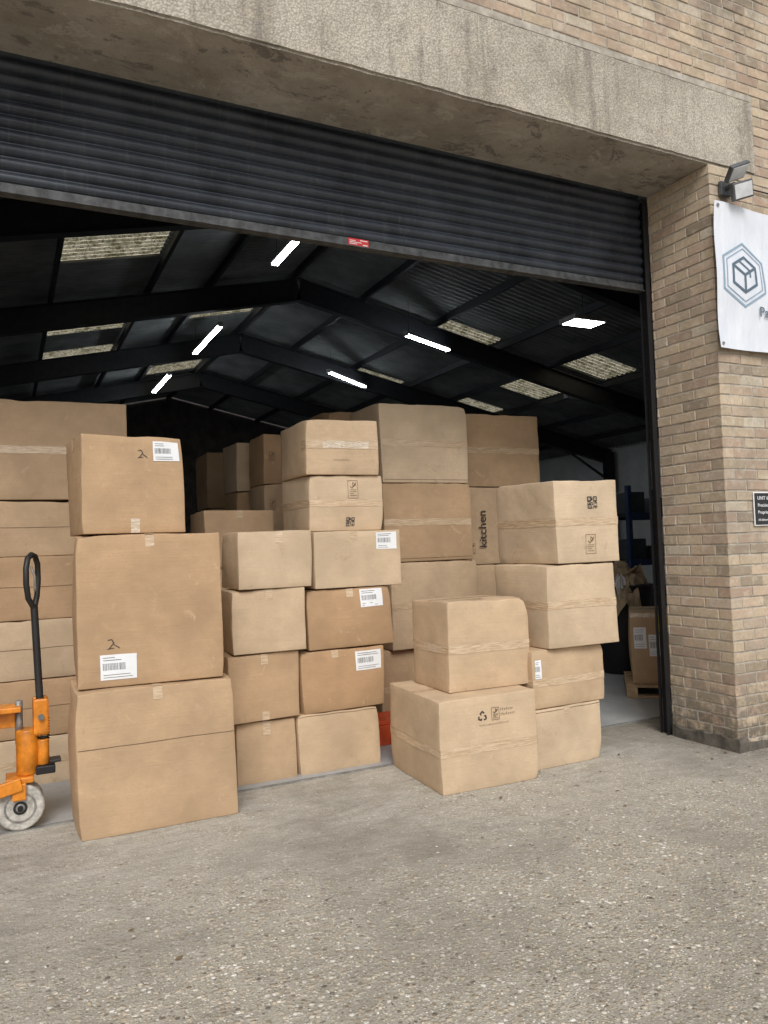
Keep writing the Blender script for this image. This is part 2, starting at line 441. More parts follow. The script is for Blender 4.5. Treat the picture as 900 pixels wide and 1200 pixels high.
bx(MORT,"mortar_wall_right",XJ+m4,WX1,YO+m4,YI,0,ZT+.0,parent=B)
bx(MORT,"mortar_wall_left",WX0,XL-m4,YO+m4,YI,0,ZT,parent=B)
bx(MORT,"mortar_wall_right_upper",LX1+.002,WX1,YO+m4,YI,ZT,ZL,parent=B)
bx(MORT,"mortar_wall_left_upper",WX0,LX0-.002,YO+m4,YI,ZT,ZL,parent=B)
bx(MORT,"mortar_wall_top",WX0,WX1,YO+m4,YI,ZL,WZ,parent=B)
bx(simple("coping_concrete",(.3,.28,.25),.9),"parapet_coping",WX0-.05,WX1+.05,YO-.05,YI+.05,WZ,WZ+.08,parent=B)
def kicker(x0,x1,y0,y1,z1,name):
    bm=bmesh.new(); bmesh.ops.create_cube(bm,size=1)
    bmesh.ops.subdivide_edges(bm,edges=bm.edges[:],cuts=14,use_grid_fill=True)
    for v in bm.verts:
        tz=v.co.z+.5
        v.co=Vector(((x0+x1)/2+v.co.x*(x1-x0),(y0+y1)/2+v.co.y*(y1-y0),tz*z1))
        n=noise.noise(v.co*9); v.co+=Vector((n*.008,noise.noise(v.co*8+Vector((3,3,3)))*.008,n*.03*tz))
    me=bpy.data.meshes.new(name); bm.to_mesh(me); bm.free(); me.materials.append(KM); link(bpy.data.objects.new(name,me),B)
KM=simple("sooty_render",(.13,.115,.095),.95,var=.35,scale=9)
kicker(XJ-.03,XJ+.06,YO-.03,YI-.03,.085,"pier_kicker")
kicker(XJ+.061,XJ+6,YO-.025,YO+.02,.05,"wall_foot_kicker")

def mat_lintel():
    t=NT("weathered_concrete_lintel"); o=t.obj()
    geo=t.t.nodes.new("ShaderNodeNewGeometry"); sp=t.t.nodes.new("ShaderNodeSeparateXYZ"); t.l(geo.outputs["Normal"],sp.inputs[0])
    a=t.noise(o,2.0,5,.68); b=t.noise(o,55,3,.75)
    c=t.mix(t.maprange(a,.35,.65),(.38,.34,.28),(.57,.52,.44))
    v=t.t.nodes.new("ShaderNodeTexVoronoi"); v.inputs["Scale"].default_value=75; t.l(o,v.inputs["Vector"])
    c=t.mix(t.maprange(v.outputs["Distance"],.3,.65,0,.5),c,(.19,.17,.135))
    c=t.mix(t.maprange(b,.55,.70,0,.55),c,(.68,.64,.56))
    lich=t.noise(o,7,6,.78,.4)
    c=t.mix(t.maprange(lich,.57,.68,0,.5),c,(.60,.53,.38))
    c=t.mix(t.maprange(lich,.43,.33,0,.6),c,(.19,.17,.14))
    st=t.noise(t.obj((5,1,.35)),1.6,4,.7); c=t.mix(t.maprange(st,.54,.70,0,.6),c,(.15,.135,.115))
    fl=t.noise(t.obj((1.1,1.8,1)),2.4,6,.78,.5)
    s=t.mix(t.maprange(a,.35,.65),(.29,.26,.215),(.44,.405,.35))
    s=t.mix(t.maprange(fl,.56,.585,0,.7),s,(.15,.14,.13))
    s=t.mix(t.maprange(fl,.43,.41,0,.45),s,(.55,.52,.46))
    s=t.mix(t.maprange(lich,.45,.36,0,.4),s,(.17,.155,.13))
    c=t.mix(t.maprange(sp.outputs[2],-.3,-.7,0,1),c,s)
    return t.fin(c,.92,t.bump(t.wsum((b,.4),(v.outputs["Distance"],.4),(a,1.2)),.85,.010),0,.2)
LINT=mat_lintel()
def lintel():
    bm=bmesh.new(); bmesh.ops.create_cube(bm,size=1)
    x0,x1,y0,y1,z0,z1=LX0,LX1,YO-.006,YI,ZT,ZL
    for v in bm.verts: v.co=Vector(((x0+x1)/2+v.co.x*(x1-x0),(y0+y1)/2+v.co.y*(y1-y0),(z0+z1)/2+v.co.z*(z1-z0)))
    long=[e for e in bm.edges if abs(e.verts[0].co.x-e.verts[1].co.x)>1]
    bmesh.ops.subdivide_edges(bm,edges=long,cuts=220)
    ed=[e for e in bm.edges if abs(e.verts[0].co.x-e.verts[1].co.x)>1e-4 and all(abs(v.co.y-y0)<1e-4 for v in e.verts)]
    bmesh.ops.bevel(bm,geom=ed,offset=.014,segments=2,affect='EDGES')
    for v in bm.verts:
        n=noise.noise(v.co*6)+.6*noise.noise(v.co*19)
        if v.co.y<y0+.05: v.co.y+=n*.0035
        if v.co.y<y0+.03 and v.co.z<z0+.03: v.co.z+=n*.009
    me=bpy.data.meshes.new("concrete_lintel"); bm.to_mesh(me); bm.free(); me.materials.append(LINT)
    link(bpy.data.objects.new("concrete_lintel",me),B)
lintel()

# ------------------------------------------------------------ roller shutter
def mat_shutter():
    t=NT("shutter_paint"); o=t.obj()
    c=t.mix(t.maprange(t.noise(o,2.5,4,.6),.35,.65),(.022,.027,.037),(.050,.060,.076))
    st=t.noise(t.obj((9,1,.6)),4,4,.7); c=t.mix(t.maprange(st,.55,.75,0,.35),c,(.14,.14,.13))
    d=t.noise(o,40,3,.8); c=t.mix(t.maprange(d,.62,.74,0,.4),c,(.22,.21,.19))
    return t.fin(c,.42,None,.2,.5)
SHUT=mat_shutter()
S=empty("roller_shutter")
prof=[]; zb=3.43; sl=.076
k=0
while zb+k*sl<4.62:
    z=zb+k*sl
    for i in range(9):
        a=i/8; prof.append((4.337-.020*math.sin(math.pi*a)**.8, z+.004+a*(sl-.014)))
    prof.append((4.344,z+sl-.008)); prof.append((4.344,z+sl-.001)); k+=1
vs=[];fs=[]
xs=[-2.25+i*(6.68/24) for i in range(25)]
for x in xs:
    for (y,z) in prof: vs.append((x,y+noise.noise(Vector((x*.8,0,z*3)))*.005,z+noise.noise(Vector((x*.7,5,z)))*.004))
n=len(prof)
for i in range(len(xs)-1):
    for j in range(n-1): fs.append((i*n+j,(i+1)*n+j,(i+1)*n+j+1,i*n+j+1))
mesh_obj("slat_curtain",vs,fs,[SHUT],parent=S)
RAIL=simple("shutter_rail_metal",(.085,.088,.09),.55,.3,var=.35,scale=14)
bx(RAIL,"bottom_rail_face",-2.25,4.43,4.322,4.330,3.372,3.432,.002,S)
bx(RAIL,"bottom_rail_foot",-2.25,4.43,4.302,4.3205,3.372,3.380,.002,S)
bx(RAIL,"bottom_rail_back",-2.25,4.43,4.3315,4.37,3.372,3.380,.002,S)
BLK=simple("black_steel",(.02,.02,.022),.5,.3)
bx(BLK,"guide_channel_outer",4.428,4.47,4.290,4.298,0,4.09,.001,S)
bx(BLK,"guide_channel_web",4.4715,4.478,4.2985,4.372,0,4.09,.001,S)
bx(BLK,"guide_channel_inner",4.445,4.47,4.374,4.382,0,4.09,.001,S)
bx(BLK,"guide_channel_far_outer",-2.297,-2.23,4.290,4.298,0,4.09,.001,S)
bx(BLK,"guide_channel_far_inner",-2.297,-2.23,4.374,4.382,0,4.09,.001,S)
prim('cyl',BLK,"shutter_barrel",((XL+XJ)/2,4.62,4.72),rot=(0,90,0),r=.2,depth=6.9,parent=S)
RED=simple("red_sticker",(.6,.03,.03),.4,var=.03)
bx(RED,"safety_sticker",1.95,2.09,4.3192,4.3212,3.384,3.430,0,S)
for k,(a,b,c_,d_) in enumerate(((1.958,2.0,3.414,3.418),(1.958,2.04,3.404,3.408),(1.958,2.01,3.394,3.398),(2.05,2.082,3.390,3.396),(2.03,2.082,3.418,3.423))):
    bx(WHITE,"sticker_print_%d"%k,a,b,4.3183,4.3190,c_,d_,0,S)

# ------------------------------------------------------------ interior shell
RX,RZ,SLP=5.0,6.7,.22
EX0,EX1=-6.0,16.4; YB=26.0
def rz(x): return RZ-SLP*abs(x-RX)
def mat_roof():
    t=NT("asbestos_sheet"); o=t.obj()
    c=t.mix(t.maprange(t.noise(o,1.5,3,.6),.3,.7),(.12,.13,.135),(.23,.24,.24))
    return t.fin(c,.9)
def mat_light():
    t=NT("rooflight_sheet"); o=t.obj()
    tr=t.t.nodes.new("ShaderNodeBsdfTranslucent")
    moss=t.noise(o,5,5,.8,.5); c=t.mix(t.maprange(moss,.45,.62),(.70,.62,.44),(.20,.18,.09))
    c=t.mix(t.maprange(t.noise(o,26,2,.8),.52,.62,0,.8),c,(.07,.065,.03))
    t.l(c,tr.inputs[0]); out=t.t.nodes["Material Output"]; t.l(tr.outputs[0],out.inputs[0])
    return t.m
rl=[(1.46,11.1,.8),(1.46,15.5,.5),(1.46,17.9,.5),(1.46,23.2,.5),(4.1,15.4,.55),(4.1,21.0,.5),(8.7,13.7,.5),(8.7,18.0,.5),(11.6,12.8,.55),(11.6,15.2,.5),(11.6,17.8,.5),(8.7,22.5,.5),(-2.5,12,.5),(-2.5,16.5,.5)]
hw=.70
cuts=sorted(set([EX0,RX,EX1]+[x for a,_,_ in rl for x in (round(a-hw,3),round(a+hw,3))]+[-4.5,-.5,6.5,13.5,15]))
vs=[];fs=[];mi=[]
dy=.0365; ny=int((YB-4.29)/dy)
for j in range(ny+1):
    y=4.29+j*dy
    for x in cuts: vs.append((x,y,rz(x)+.028*math.sin(2*math.pi*y/.146)))
nc=len(cuts)
for j in range(ny):
    y=4.29+(j+.5)*dy
    for i in range(nc-1):
        xm=(cuts[i]+cuts[i+1])/2
        fs.append((j*nc+i,j*nc+i+1,(j+1)*nc+i+1,(j+1)*nc+i))
        mi.append(1 if any(abs(xm-a)<hw and abs(y-b)<hy for a,b,hy in rl) else 0)
mesh_obj("corrugated_roof",vs,fs,[mat_roof(),mat_light()],mi,False,B)
STEEL=simple("dark_steel_frame",(.024,.026,.031),.6,.2)
def beam(name,p0,p1,wd,ht,mat=STEEL,parent=B):
    p0,p1=Vector(p0),Vector(p1); d=p1-p0
    o=prim('box',mat,name,(p0+p1)/2,(d.length,wd,ht),parent=parent)
    o.rotation_euler=d.to_track_quat('X','Z').to_euler(); return o
for i,y in enumerate([9.3,13.4,17.4,21.5]):
    for s,(xa,xb) in enumerate([(EX0+.2,RX),(RX,EX1-.2)]):
        for q,(dz_,wd,ht) in enumerate([(-.18,.17,.016),(-.38,.014,.38),(-.585,.17,.016)]):
            beam("rafter_%d_%d_%d"%(i,s,q),(xa,y,rz(xa)+dz_),(xb,y,rz(xb)+dz_),wd,ht)
        xe=EX0+.3 if s==0 else EX1-.3
        bx(STEEL,"column_%d_%d"%(i,s),xe-.15,xe+.15,y-.09,y+.09,0,rz(xe)-.25,parent=B)
        xh=xe+(1.4 if s==0 else -1.4)
        beam("haunch_%d_%d"%(i,s),(xe,y,rz(xe)-1.1),(xh,y,rz(xh)-.62),.12,.02)
for i,x in enumerate([-4.6,-3.28,-1.72,-.4,.70,2.24,3.32,4.88,6.3,7.92,9.48,10.82,12.38,13.8,15.2]):
    bx(STEEL,"purlin_%d"%i,x-.03,x+.03,4.3,YB,rz(x)-.17,rz(x)-.04,parent=B)
WALLIN=simple("painted_block_wall",(.72,.74,.76),.8,var=.08,scale=2)
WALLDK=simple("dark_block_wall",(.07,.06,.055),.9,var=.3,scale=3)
bx(WALLIN,"side_wall_right",EX1,EX1+.2,YI,YB,0,4.25,parent=B)
bx(WALLIN,"side_wall_left",EX0-.2,EX0,YI,YB,0,4.25,parent=B)
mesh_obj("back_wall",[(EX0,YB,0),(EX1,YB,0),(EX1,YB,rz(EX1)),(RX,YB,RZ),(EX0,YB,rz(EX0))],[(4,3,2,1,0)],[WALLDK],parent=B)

def mat_floor():
    t=NT("painted_floor"); o=t.obj()
    c=t.mix(t.maprange(t.noise(o,1.2,4,.65),.35,.65),(.30,.315,.32),(.42,.435,.44))
    c=t.mix(t.maprange(t.noise(o,14,4,.8),.55,.75,0,.5),c,(.15,.145,.14))
    return t.fin(c,.42)
mesh_obj("warehouse_floor",[(EX0,4.75,.004),(EX1,4.75,.004),(EX1,YB,.004),(EX0,YB,.004)],[(0,1,2,3)],[mat_floor()])
def mat_ground():
    t=NT("aggregate_concrete"); o=t.obj()
    sx=t.t.nodes.new("ShaderNodeSeparateXYZ"); t.l(o,sx.inputs[0])
    broad=t.noise(o,.9,5,.68,.3); mid=t.noise(o,6,4,.7); fine=t.noise(o,95,2,.75)
    edge=t.math('ADD',sx.outputs[1],t.maprange(broad,.3,.7,-.9,.9))
    smooth=t.maprange(edge,2.5,4.0)
    def vor(scale):
        v=t.t.nodes.new("ShaderNodeTexVoronoi"); v.inputs["Scale"].default_value=scale; t.l(o,v.inputs["Vector"]); return v
    v1=vor(44); v2=vor(105)
    base=t.mix(t.maprange(mid,.35,.65),(.35,.325,.265),(.50,.46,.385))
    base=t.mix(t.maprange(fine,.4,.65,0,.55),base,(.19,.17,.135))
    def stones(base,v,thr,rmask):
        s1=t.t.nodes.new("ShaderNodeSeparateColor"); t.l(v.outputs["Color"],s1.inputs[0])
        sc=t.ramp(s1.outputs[0],[(0,(.16,.135,.11)),(.2,(.43,.35,.245)),(.45,(.60,.52,.395)),(.7,(.36,.32,.28)),(.85,(.68,.63,.53)),(1,(.82,.79,.72))])
        inside=t.maprange(v.outputs["Distance"],thr,thr-.14)
        pres=t.math('GREATER_THAN',s1.outputs[1],rmask)
        return t.mix(t.math('MULTIPLY',inside,pres),base,sc),t.math('MULTIPLY',t.maprange(v.outputs["Distance"],thr+.1,0),pres)
    agg,h1=stones(base,v2,.50,.30)
    agg,h2=stones(agg,v1,.48,.46)
    smoothc=t.mix(t.maprange(t.noise(t.obj((2.5,9,1)),1.6,5,.75,.6),.35,.65),(.34,.32,.275),(.54,.51,.455))
    smoothc=t.mix(t.maprange(fine,.45,.7,0,.6),smoothc,(.22,.205,.175))
    part=t.math('MULTIPLY',smooth,t.maprange(mid,.3,.62,.3,.95))
    c=t.mix(part,agg,smoothc)
    c=t.mix(t.maprange(broad,.47,.66,0,.6),c,(.21,.19,.15))
    c=t.mix(t.maprange(mid,.58,.72,0,.45),c,(.19,.18,.125))
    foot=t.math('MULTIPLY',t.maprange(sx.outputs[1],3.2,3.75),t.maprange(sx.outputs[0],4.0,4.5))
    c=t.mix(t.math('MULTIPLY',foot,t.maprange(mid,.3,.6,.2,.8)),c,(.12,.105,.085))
    hh=t.math('MULTIPLY',t.math('ADD',h2,t.math('MULTIPLY',h1,.5)),t.math('SUBTRACT',1.0,t.math('MULTIPLY',part,.7)))
    n=t.bump(t.wsum((hh,1.0),(fine,.6),(mid,2.2)),.9,.007)
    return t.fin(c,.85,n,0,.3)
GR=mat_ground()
G=250
mesh_obj("ground",[(-G,-G,0),(G,-G,0),(G,G,0),(-G,G,0)],[(0,1,2,3)],[GR])
bx(simple("threshold_edge",(.24,.235,.22),.8,var=.3),"door_threshold",XL,XJ+1.2,4.725,4.752,0.0,.007,parent=B)

def mat_stone():
    t=NT("loose_stones"); at=t.t.nodes.new("ShaderNodeAttribute"); at.attribute_name="rnd"
    c=t.ramp(at.outputs["Fac"],[(0,(.13,.11,.09)),(.3,(.42,.34,.24)),(.6,(.55,.49,.39)),(.85,(.37,.34,.30)),(1,(.78,.75,.68))])
    return t.fin(c,.8)
bm=bmesh.new(); bmesh.ops.create_icosphere(bm,subdivisions=1,radius=1); tv=[v.co.copy() for v in bm.verts]; tf=[tuple(v.index for v in f.verts) for f in bm.faces]; bm.free()
vs=[];fs=[];cs=[]
g=random.Random(11)
for i in range(9000):
    y=.9+g.random()**1.3*2.9; x=g.uniform(-1.5,6.5)
    if i>8700: y=g.uniform(3.6,4.7); x=g.uniform(-.2,5)
    if i>8300 and i<=8700: y=3.68-abs(g.gauss(0,.06)); x=g.uniform(4.4,7)
    s=g.choice([.003,.004,.005,.006,.0085]) if y<3.4 else g.choice([.002,.003,.004])
    R=Matrix.Rotation(g.uniform(0,6.3),3,'Z'); b0=len(vs); sx_,sy_,sz_=s*g.uniform(.7,1.5),s*g.uniform(.7,1.2),s*g.uniform(.3,.6)
    for v in tv:
        q=R@Vector((v.x*sx_*g.uniform(.85,1.1),v.y*sy_,v.z*sz_)); vs.append((q.x+x,q.y+y,q.z+sz_*.15))
    for f in tf: fs.append(tuple(b0+k for k in f))
    cs+= [g.random()]*len(tf)
o=mesh_obj("gravel",vs,fs,[mat_stone()],smooth=True)
ca=o.data.color_attributes.new("rnd",'FLOAT_COLOR','CORNER'); buf=[]
for r_ in cs: buf.extend([r_,r_,r_,1]*3)
ca.data.foreach_set("color",buf)
vs=[];fs=[]
for i in range(46):
    x,y=g.uniform(2.4,4.6),g.uniform(3.3,4.2)
    if i>30: x,y=g.uniform(-.5,4.5),g.uniform(1.8,3.9)
    s=g.uniform(.006,.016); a=g.uniform(0,6.28); b0=len(vs)
    for (u,v,z) in ((-1.4,0,.3),(0,-.6,.15),(1.3,0,.5),(0,.6,.45)):
        vs.append((x+s*(u*math.cos(a)-v*math.sin(a)),y+s*(u*math.sin(a)+v*math.cos(a)),.001+s*z))
    fs.append((b0,b0+1,b0+2,b0+3))
mesh_obj("dry_leaves",vs,fs,[simple("dry_leaf",(.18,.12,.06),.8,var=.4,scale=3)])

# ------------------------------------------------------------ lights in the shed
def mat_em(name,col,st):
    m=bpy.data.materials.new(name); m.use_nodes=True; nt=m.node_tree; nt.nodes.clear()
    e=nt.nodes.new("ShaderNodeEmission"); o=nt.nodes.new("ShaderNodeOutputMaterial"); nt.links.new(e.outputs[0],o.inputs[0])
    e.inputs[0].default_value=(*col,1); e.inputs[1].default_value=st; return m
TUBE=mat_em("lit_tube",(.9,.97,1),45)
FIT=simple("light_fitting",(.35,.35,.35),.5)
def strip(x,y,z,L,lit=True,ang=0):
    e=empty("strip_light",(x,y,z))
    bx(FIT,"housing",-.05,.05,-L/2-.03,L/2+.03,.035,.085,.004,e)
    for s in (-.036,.036):
        prim('cyl',TUBE if lit else FIT,"tube",(s,0,.014),rot=(90,0,0),r=.013,depth=L,parent=e,segs=6)
    for s in (-L/2-.015,L/2+.015): bx(FIT,"end_cap",-.055,.055,s-.012,s+.012,-.005,.034,.002,e)
    for s in (-L/2+.1,L/2-.1): tube(BLK,"hanger",[(0,s,.08),(0,s,rz(x)-z-.1)],.004,e)
    e.rotation_euler=(0,0,math.radians(ang))
strip(3.66,10.2,5.72,1.2); strip(3.70,15.3,5.72,2.2); strip(3.6,19.8,5.75,2.2)
strip(7.4,12.8,5.36,1.5,ang=-62); strip(7.4,16.7,5.45,1.9,ang=-50)
strip(12.6,13.9,4.7,2.2,lit=False,ang=-80)
e=empty("high_bay_light",(8.35,9.45,4.93))
bx(FIT,"housing",-.33,.33,-.2,.2,.0,.08,.01,e); bx(mat_em("lit_panel",(1,.98,.94),32),"panel",-.29,.29,-.16,.16,-.006,-.001,0,e)
tube(BLK,"hanger",[(0,0,.08),(0,0,rz(8.35)-4.93-.05)],.006,e)

# ------------------------------------------------------------ pallet truck
ORG=simple("orange_paint",(.70,.24,.02),.4,.0,var=.2,scale=12)
RUB=simple("black_rubber",(.02,.02,.02),.5)
STL=simple("worn_steel",(.35,.34,.32),.45,.6,var=.3,scale=20)
WHL=simple("grey_wheel",(.50,.48,.43),.6,var=.25,scale=25)
P=empty("pallet_truck",(.035,4.84,.004))
for s in (-.045,.045):
    prim('cyl',WHL,"steer_wheel",(.02,s-.05,.124),rot=(90,0,0),r=.124,depth=.055,bevel=.012,parent=P)
    prim('cyl',STL,"wheel_rim",(.02,s-.05,.124),rot=(90,0,0),r=.082,depth=.058,parent=P)
    prim('cyl',WHL,"wheel_disc",(.02,s-.05,.124),rot=(90,0,0),r=.070,depth=.060,parent=P)
    prim('cyl',RUB,"hub_recess",(.02,s-.05,.124),rot=(90,0,0),r=.036,depth=.063,parent=P)
    prim('cyl',STL,"hub",(.02,s-.05,.124),rot=(90,0,0),r=.024,depth=.072,bevel=.005,parent=P)
prim('cyl',BLK,"axle",(.02,-.05,.124),rot=(90,0,0),r=.014,depth=.2,parent=P)
bx(ORG,"wheel_yoke",-.05,.09,-.13,.03,.252,.285,.006,P)
bx(ORG,"yoke_cheek_l",-.02,.05,-.152,-.136,.17,.26,.006,P)
bx(ORG,"yoke_cheek_r",-.02,.05,.036,.052,.17,.26,.006,P)
prim('cyl',ORG,"pump_body",(.06,-.05,.41),r=.058,depth=.25,bevel=.01,parent=P)
prim('cyl',STL,"lift_ram",(.02,-.05,.575),r=.020,depth=.24,parent=P)
prim('cyl',ORG,"pump_reservoir",(.14,-.06,.40),r=.032,depth=.14,bevel=.006,parent=P)
bx(BLK,"valve_block",.10,.20,-.12,.0,.285,.33,.006,P)
bx(RUB,"pedal",.17,.23,-.13,-.04,.345,.36,.004,P)
for k in range(7):
    tube(BLK,"spring_coil",[(.145+.026*math.cos(a/8*6.283),-.06+.026*math.sin(a/8*6.283),.47+k*.016+a/8*.016) for a in range(9)],.005,P)
bx(ORG,"handle_clevis_a",.09,.17,-.105,-.09,.5,.70,.012,P)
bx(ORG,"handle_clevis_b",.09,.17,-.01,.005,.5,.70,.012,P)
prim('cyl',STL,"handle_pivot",(.13,-.05,.60),rot=(90,0,0),r=.016,depth=.15,parent=P)
tube(RUB,"handle_shaft",[(.132,-.05,.58),(.12,-.05,.85),(.105,-.05,1.21)],.020,P)
tube(RUB,"handle_loop",[(.105,-.05,1.20),(.075,-.085,1.26),(.065,-.10,1.34),(.065,-.10,1.43),(.075,-.075,1.485),(.095,-.035,1.505),(.115,.0,1.495),(.128,.02,1.45),(.13,.02,1.36),(.122,-.005,1.27),(.108,-.04,1.21)],.016,P)
tube(STL,"release_lever",[(.09,-.08,1.44),(.11,-.1,1.38),(.11,-.07,1.3)],.007,P)
prim('box',ORG,"chassis_top",(-.14,-.05,.655),(.34,.15,.03),bevel=.005,parent=P)
prim('box',ORG,"chassis_web",(-.09,-.05,.60),(.18,.012,.10),bevel=.004,parent=P)
prim('box',ORG,"chassis_back",(-.24,-.05,.42),(.02,.40,.44),rot=(0,8,0),bevel=.005,parent=P)
prim('box',ORG,"chassis_rib_l",(-.19,-.20,.36),(.09,.014,.45),rot=(0,14,0),bevel=.004,parent=P)
prim('box',ORG,"chassis_rib_r",(-.19,.10,.36),(.09,.014,.45),rot=(0,14,0),bevel=.004,parent=P)
prim('box',ORG,"link_arm",(-.09,-.15,.235),(.24,.03,.07),rot=(0,-12,0),bevel=.005,parent=P)
for s in (-.23,.13):
    prim('box',ORG,"fork",(-.83,s,.095),(1.18,.16,.05),bevel=.012,parent=P)
    prim('cyl',WHL,"load_roller",(-1.25,s,.042),rot=(90,0,0),r=.04,depth=.07,parent=P)

# ------------------------------------------------------------ fixtures on the wall
def mat_banner():
    t=NT("banner_pvc"); o=t.obj(); f=t.noise(t.obj((3,1,1)),2.5,3)
    c=t.mix(t.maprange(f,.3,.7),(.66,.70,.77),(.78,.81,.86))
    return t.fin(c,.45,t.bump(f,.5,.03))
bn=empty("banner",(4.44,3.655,2.78))
vs=[];fs=[];NX,NZ=60,28;BW,BHt=2.6,1.03
def bpt(x,z,off=0):
    return (x+.004*math.sin(z*6),-off+.012*math.sin(x*7+z*4)+.008*math.sin(z*9+x*2)-.003, z-(.006*(1-math.cos(2*math.pi*x/1.25)) if z>BHt*.5 else 0)*(z/BHt))
for j in range(NZ+1):
    for i in range(NX+1): vs.append(bpt(BW*i/NX,BHt*j/NZ))
for j in range(NZ):
    for i in range(NX): q=j*(NX+1)+i; fs.append((q,q+1,q+NX+2,q+NX+1))
mesh_obj("sheet",vs,fs,[mat_banner()],smooth=True,parent=bn)
LOGO=simple("logo_ink",(.10,.15,.20),.5,var=.03); LOGL=simple("logo_ink_light",(.28,.38,.48),.5,var=.03)
def bstroke(pts,wd,mat,name,cyc=True):
    vs=[];fs=[]
    pp=pts+([pts[0]] if cyc else [])
    for (a0,b0),(a1,b1) in zip(pp,pp[1:]):
        L=math.hypot(a1-a0,b1-b0); ux,uy=(a1-a0)/L,(b1-b0)/L; e=wd*.28
        a0-=ux*e;b0-=uy*e;a1+=ux*e;b1+=uy*e
        nx_,ny_=-uy*wd/2,ux*wd/2
        n=6
        for k in range(n):
            s=len(vs); A=(a0+(a1-a0)*k/n,b0+(b1-b0)*k/n); Bq=(a0+(a1-a0)*(k+1)/n,b0+(b1-b0)*(k+1)/n)
            for p in ((A[0]-nx_,A[1]-ny_),(Bq[0]-nx_,Bq[1]-ny_),(Bq[0]+nx_,Bq[1]+ny_),(A[0]+nx_,A[1]+ny_)): vs.append(bpt(p[0],p[1],.003))
            fs.append((s,s+1,s+2,s+3))
    mesh_obj(name,vs,fs,[mat],parent=bn)
hx,hz=.262,.535
hexa=lambda r,cx=hx,cz_=hz:[(cx+r*math.sin(math.radians(60*k)),cz_+r*math.cos(math.radians(60*k))) for k in range(6)]
bstroke(hexa(.225),.016,LOGL,"logo_hexagon_outer"); bstroke(hexa(.19),.008,LOGL,"logo_hexagon_inner")
h=hexa(.125)
bstroke(h,.019,LOGO,"logo_box_outline")
bstroke([h[1],(hx,hz),h[5]],.019,LOGO,"logo_box_edge_1",False); bstroke([(hx,hz),h[3]],.019,LOGO,"logo_box_edge_2",False)
bstroke([(hx-.05,hz+.094),(hx+.05,hz+.034),(hx+.05,hz-.01)],.013,LOGO,"logo_box_tape",False)
text("Packaging",.105,(.385,-.026,.245),LOGO,"banner_text",bn)
for x,z in ((.03,1.0),(.03,.03),(1.3,1.0),(2.57,1.0)):
    prim('cyl',STL,"eyelet",(x,bpt(x,z)[1]-.004,z),rot=(90,0,0),r=.012,depth=.004,parent=bn)
sg=empty("wall_sign",(4.735,3.698,1.54))
bx(WHITE,"border",0,.44,-.006,0,0,.24,.002,sg); bx(INK,"panel",.008,.432,-.0085,-.0062,.008,.232,0,sg)
for k,(tx,sz) in enumerate((("UNIT 6",.036),("Precision Packing",.034),("Proprietor",.034),("All deliveries",.022))):
    text(tx,sz,(.035,-.0095,.185-k*.05),WHITE,"sign_text_%d"%k,sg)
fl=empty("floodlight",(4.60,3.70,3.93))
GRY=simple("floodlight_body",(.09,.095,.1),.5); LENS=simple("floodlight_lens",(.66,.68,.70),.2,var=.1)
bx(GRY,"wall_bracket",-.05,.05,-.03,-.002,-.05,.05,.005,fl); prim('cyl',GRY,"sensor_arm",(0,-.06,0),rot=(90,0,0),r=.018,depth=.08,parent=fl)
for k,(dx,dz_,rt) in enumerate(((-.01,.075,(-38,-22,-8)),(.03,-.05,(-72,-18,-14)))):
    hd=prim('box',GRY,"head_%d"%k,(dx,-.13,dz_),(.17,.12,.035),rot=rt,bevel=.008,parent=fl)
    prim('box',LENS,"lens",(0,0,-.0195),(.145,.095,.003),parent=hd)
    for q in range(5): prim('box',GRY,"fin",(-.05+q*.025,0,.024),(.004,.09,.014),parent=hd)
tube(BLK,"cable",[(0.05,-.01,.03),(.12,-.006,.06),(.2,-.006,.05),(.3,-.006,.055),(1.5,-.006,.06)],.005,fl)

# ------------------------------------------------------------ items inside on the right
WOOD=simple("pallet_wood",(.44,.31,.18),.8,var=.25,scale=10)
pl=empty("wooden_pallet",(5.14,5.46,.004)); pl.rotation_euler=(0,0,math.radians(-42))
for k in range(5): bx(WOOD,"deck_board_%d"%k,0,1.0,k*.17,k*.17+.1,.095,.115,.002,pl)
for k in range(3): bx(WOOD,"stringer_%d"%k,k*.45,k*.45+.1,0,.78,.022,.094,.002,pl)
bx(WOOD,"base_board",0,1.0,0,.1,0,.021,.002,pl)
box(5.24,5.47,.12,.62,.55,.67,-42,[('label','F',.03,.33,.11,.2),('label','F',.16,.26,.13,.2),('label','F',.25,.49,.11,.15,6),('htape','F',.96,.04,5),('topx',)],.01)
BLU=simple("blue_steel",(.03,.06,.16),.5)
TOTE=simple("dark_tote",(.07,.08,.10),.5); GTOTE=simple("grey_tote",(.38,.39,.40),.5)
def rack(loc,L=2.6,seed=4,rot=0,H_=2.25):
    rk=empty("storage_rack",loc); rk.rotation_euler=(0,0,math.radians(rot))
    for x in (0,L/2,L-.0):
        for y in (0,.8): bx(BLU,"upright",x,x+.07,y,y+.07,0,H_,.004,rk)
    for z in (.25,1.05,1.75):
        bx(BLU,"beam_front",.072,L-.002,.0,.05,z,z+.09,.004,rk); bx(BLU,"beam_back",.072,L-.002,.82,.87,z,z+.09,.004,rk)
        bx(BLK,"shelf",.07,L,.052,.818,z+.05,z+.07,.002,rk)
    g=random.Random(seed)
    for z in (.33,1.13,1.83):
        x=.12
        while x<L-.4:
            w_=g.uniform(.15,.4); hh=g.uniform(.12,.42)
            bx(g.choice([BLK,TOTE,GTOTE,CARD,TOTE]),"stored_item",x,x+w_,.1,.6,z,z+hh,.01,rk); x+=w_+g.uniform(.04,.2)
rack((8.3,8.6,.004))
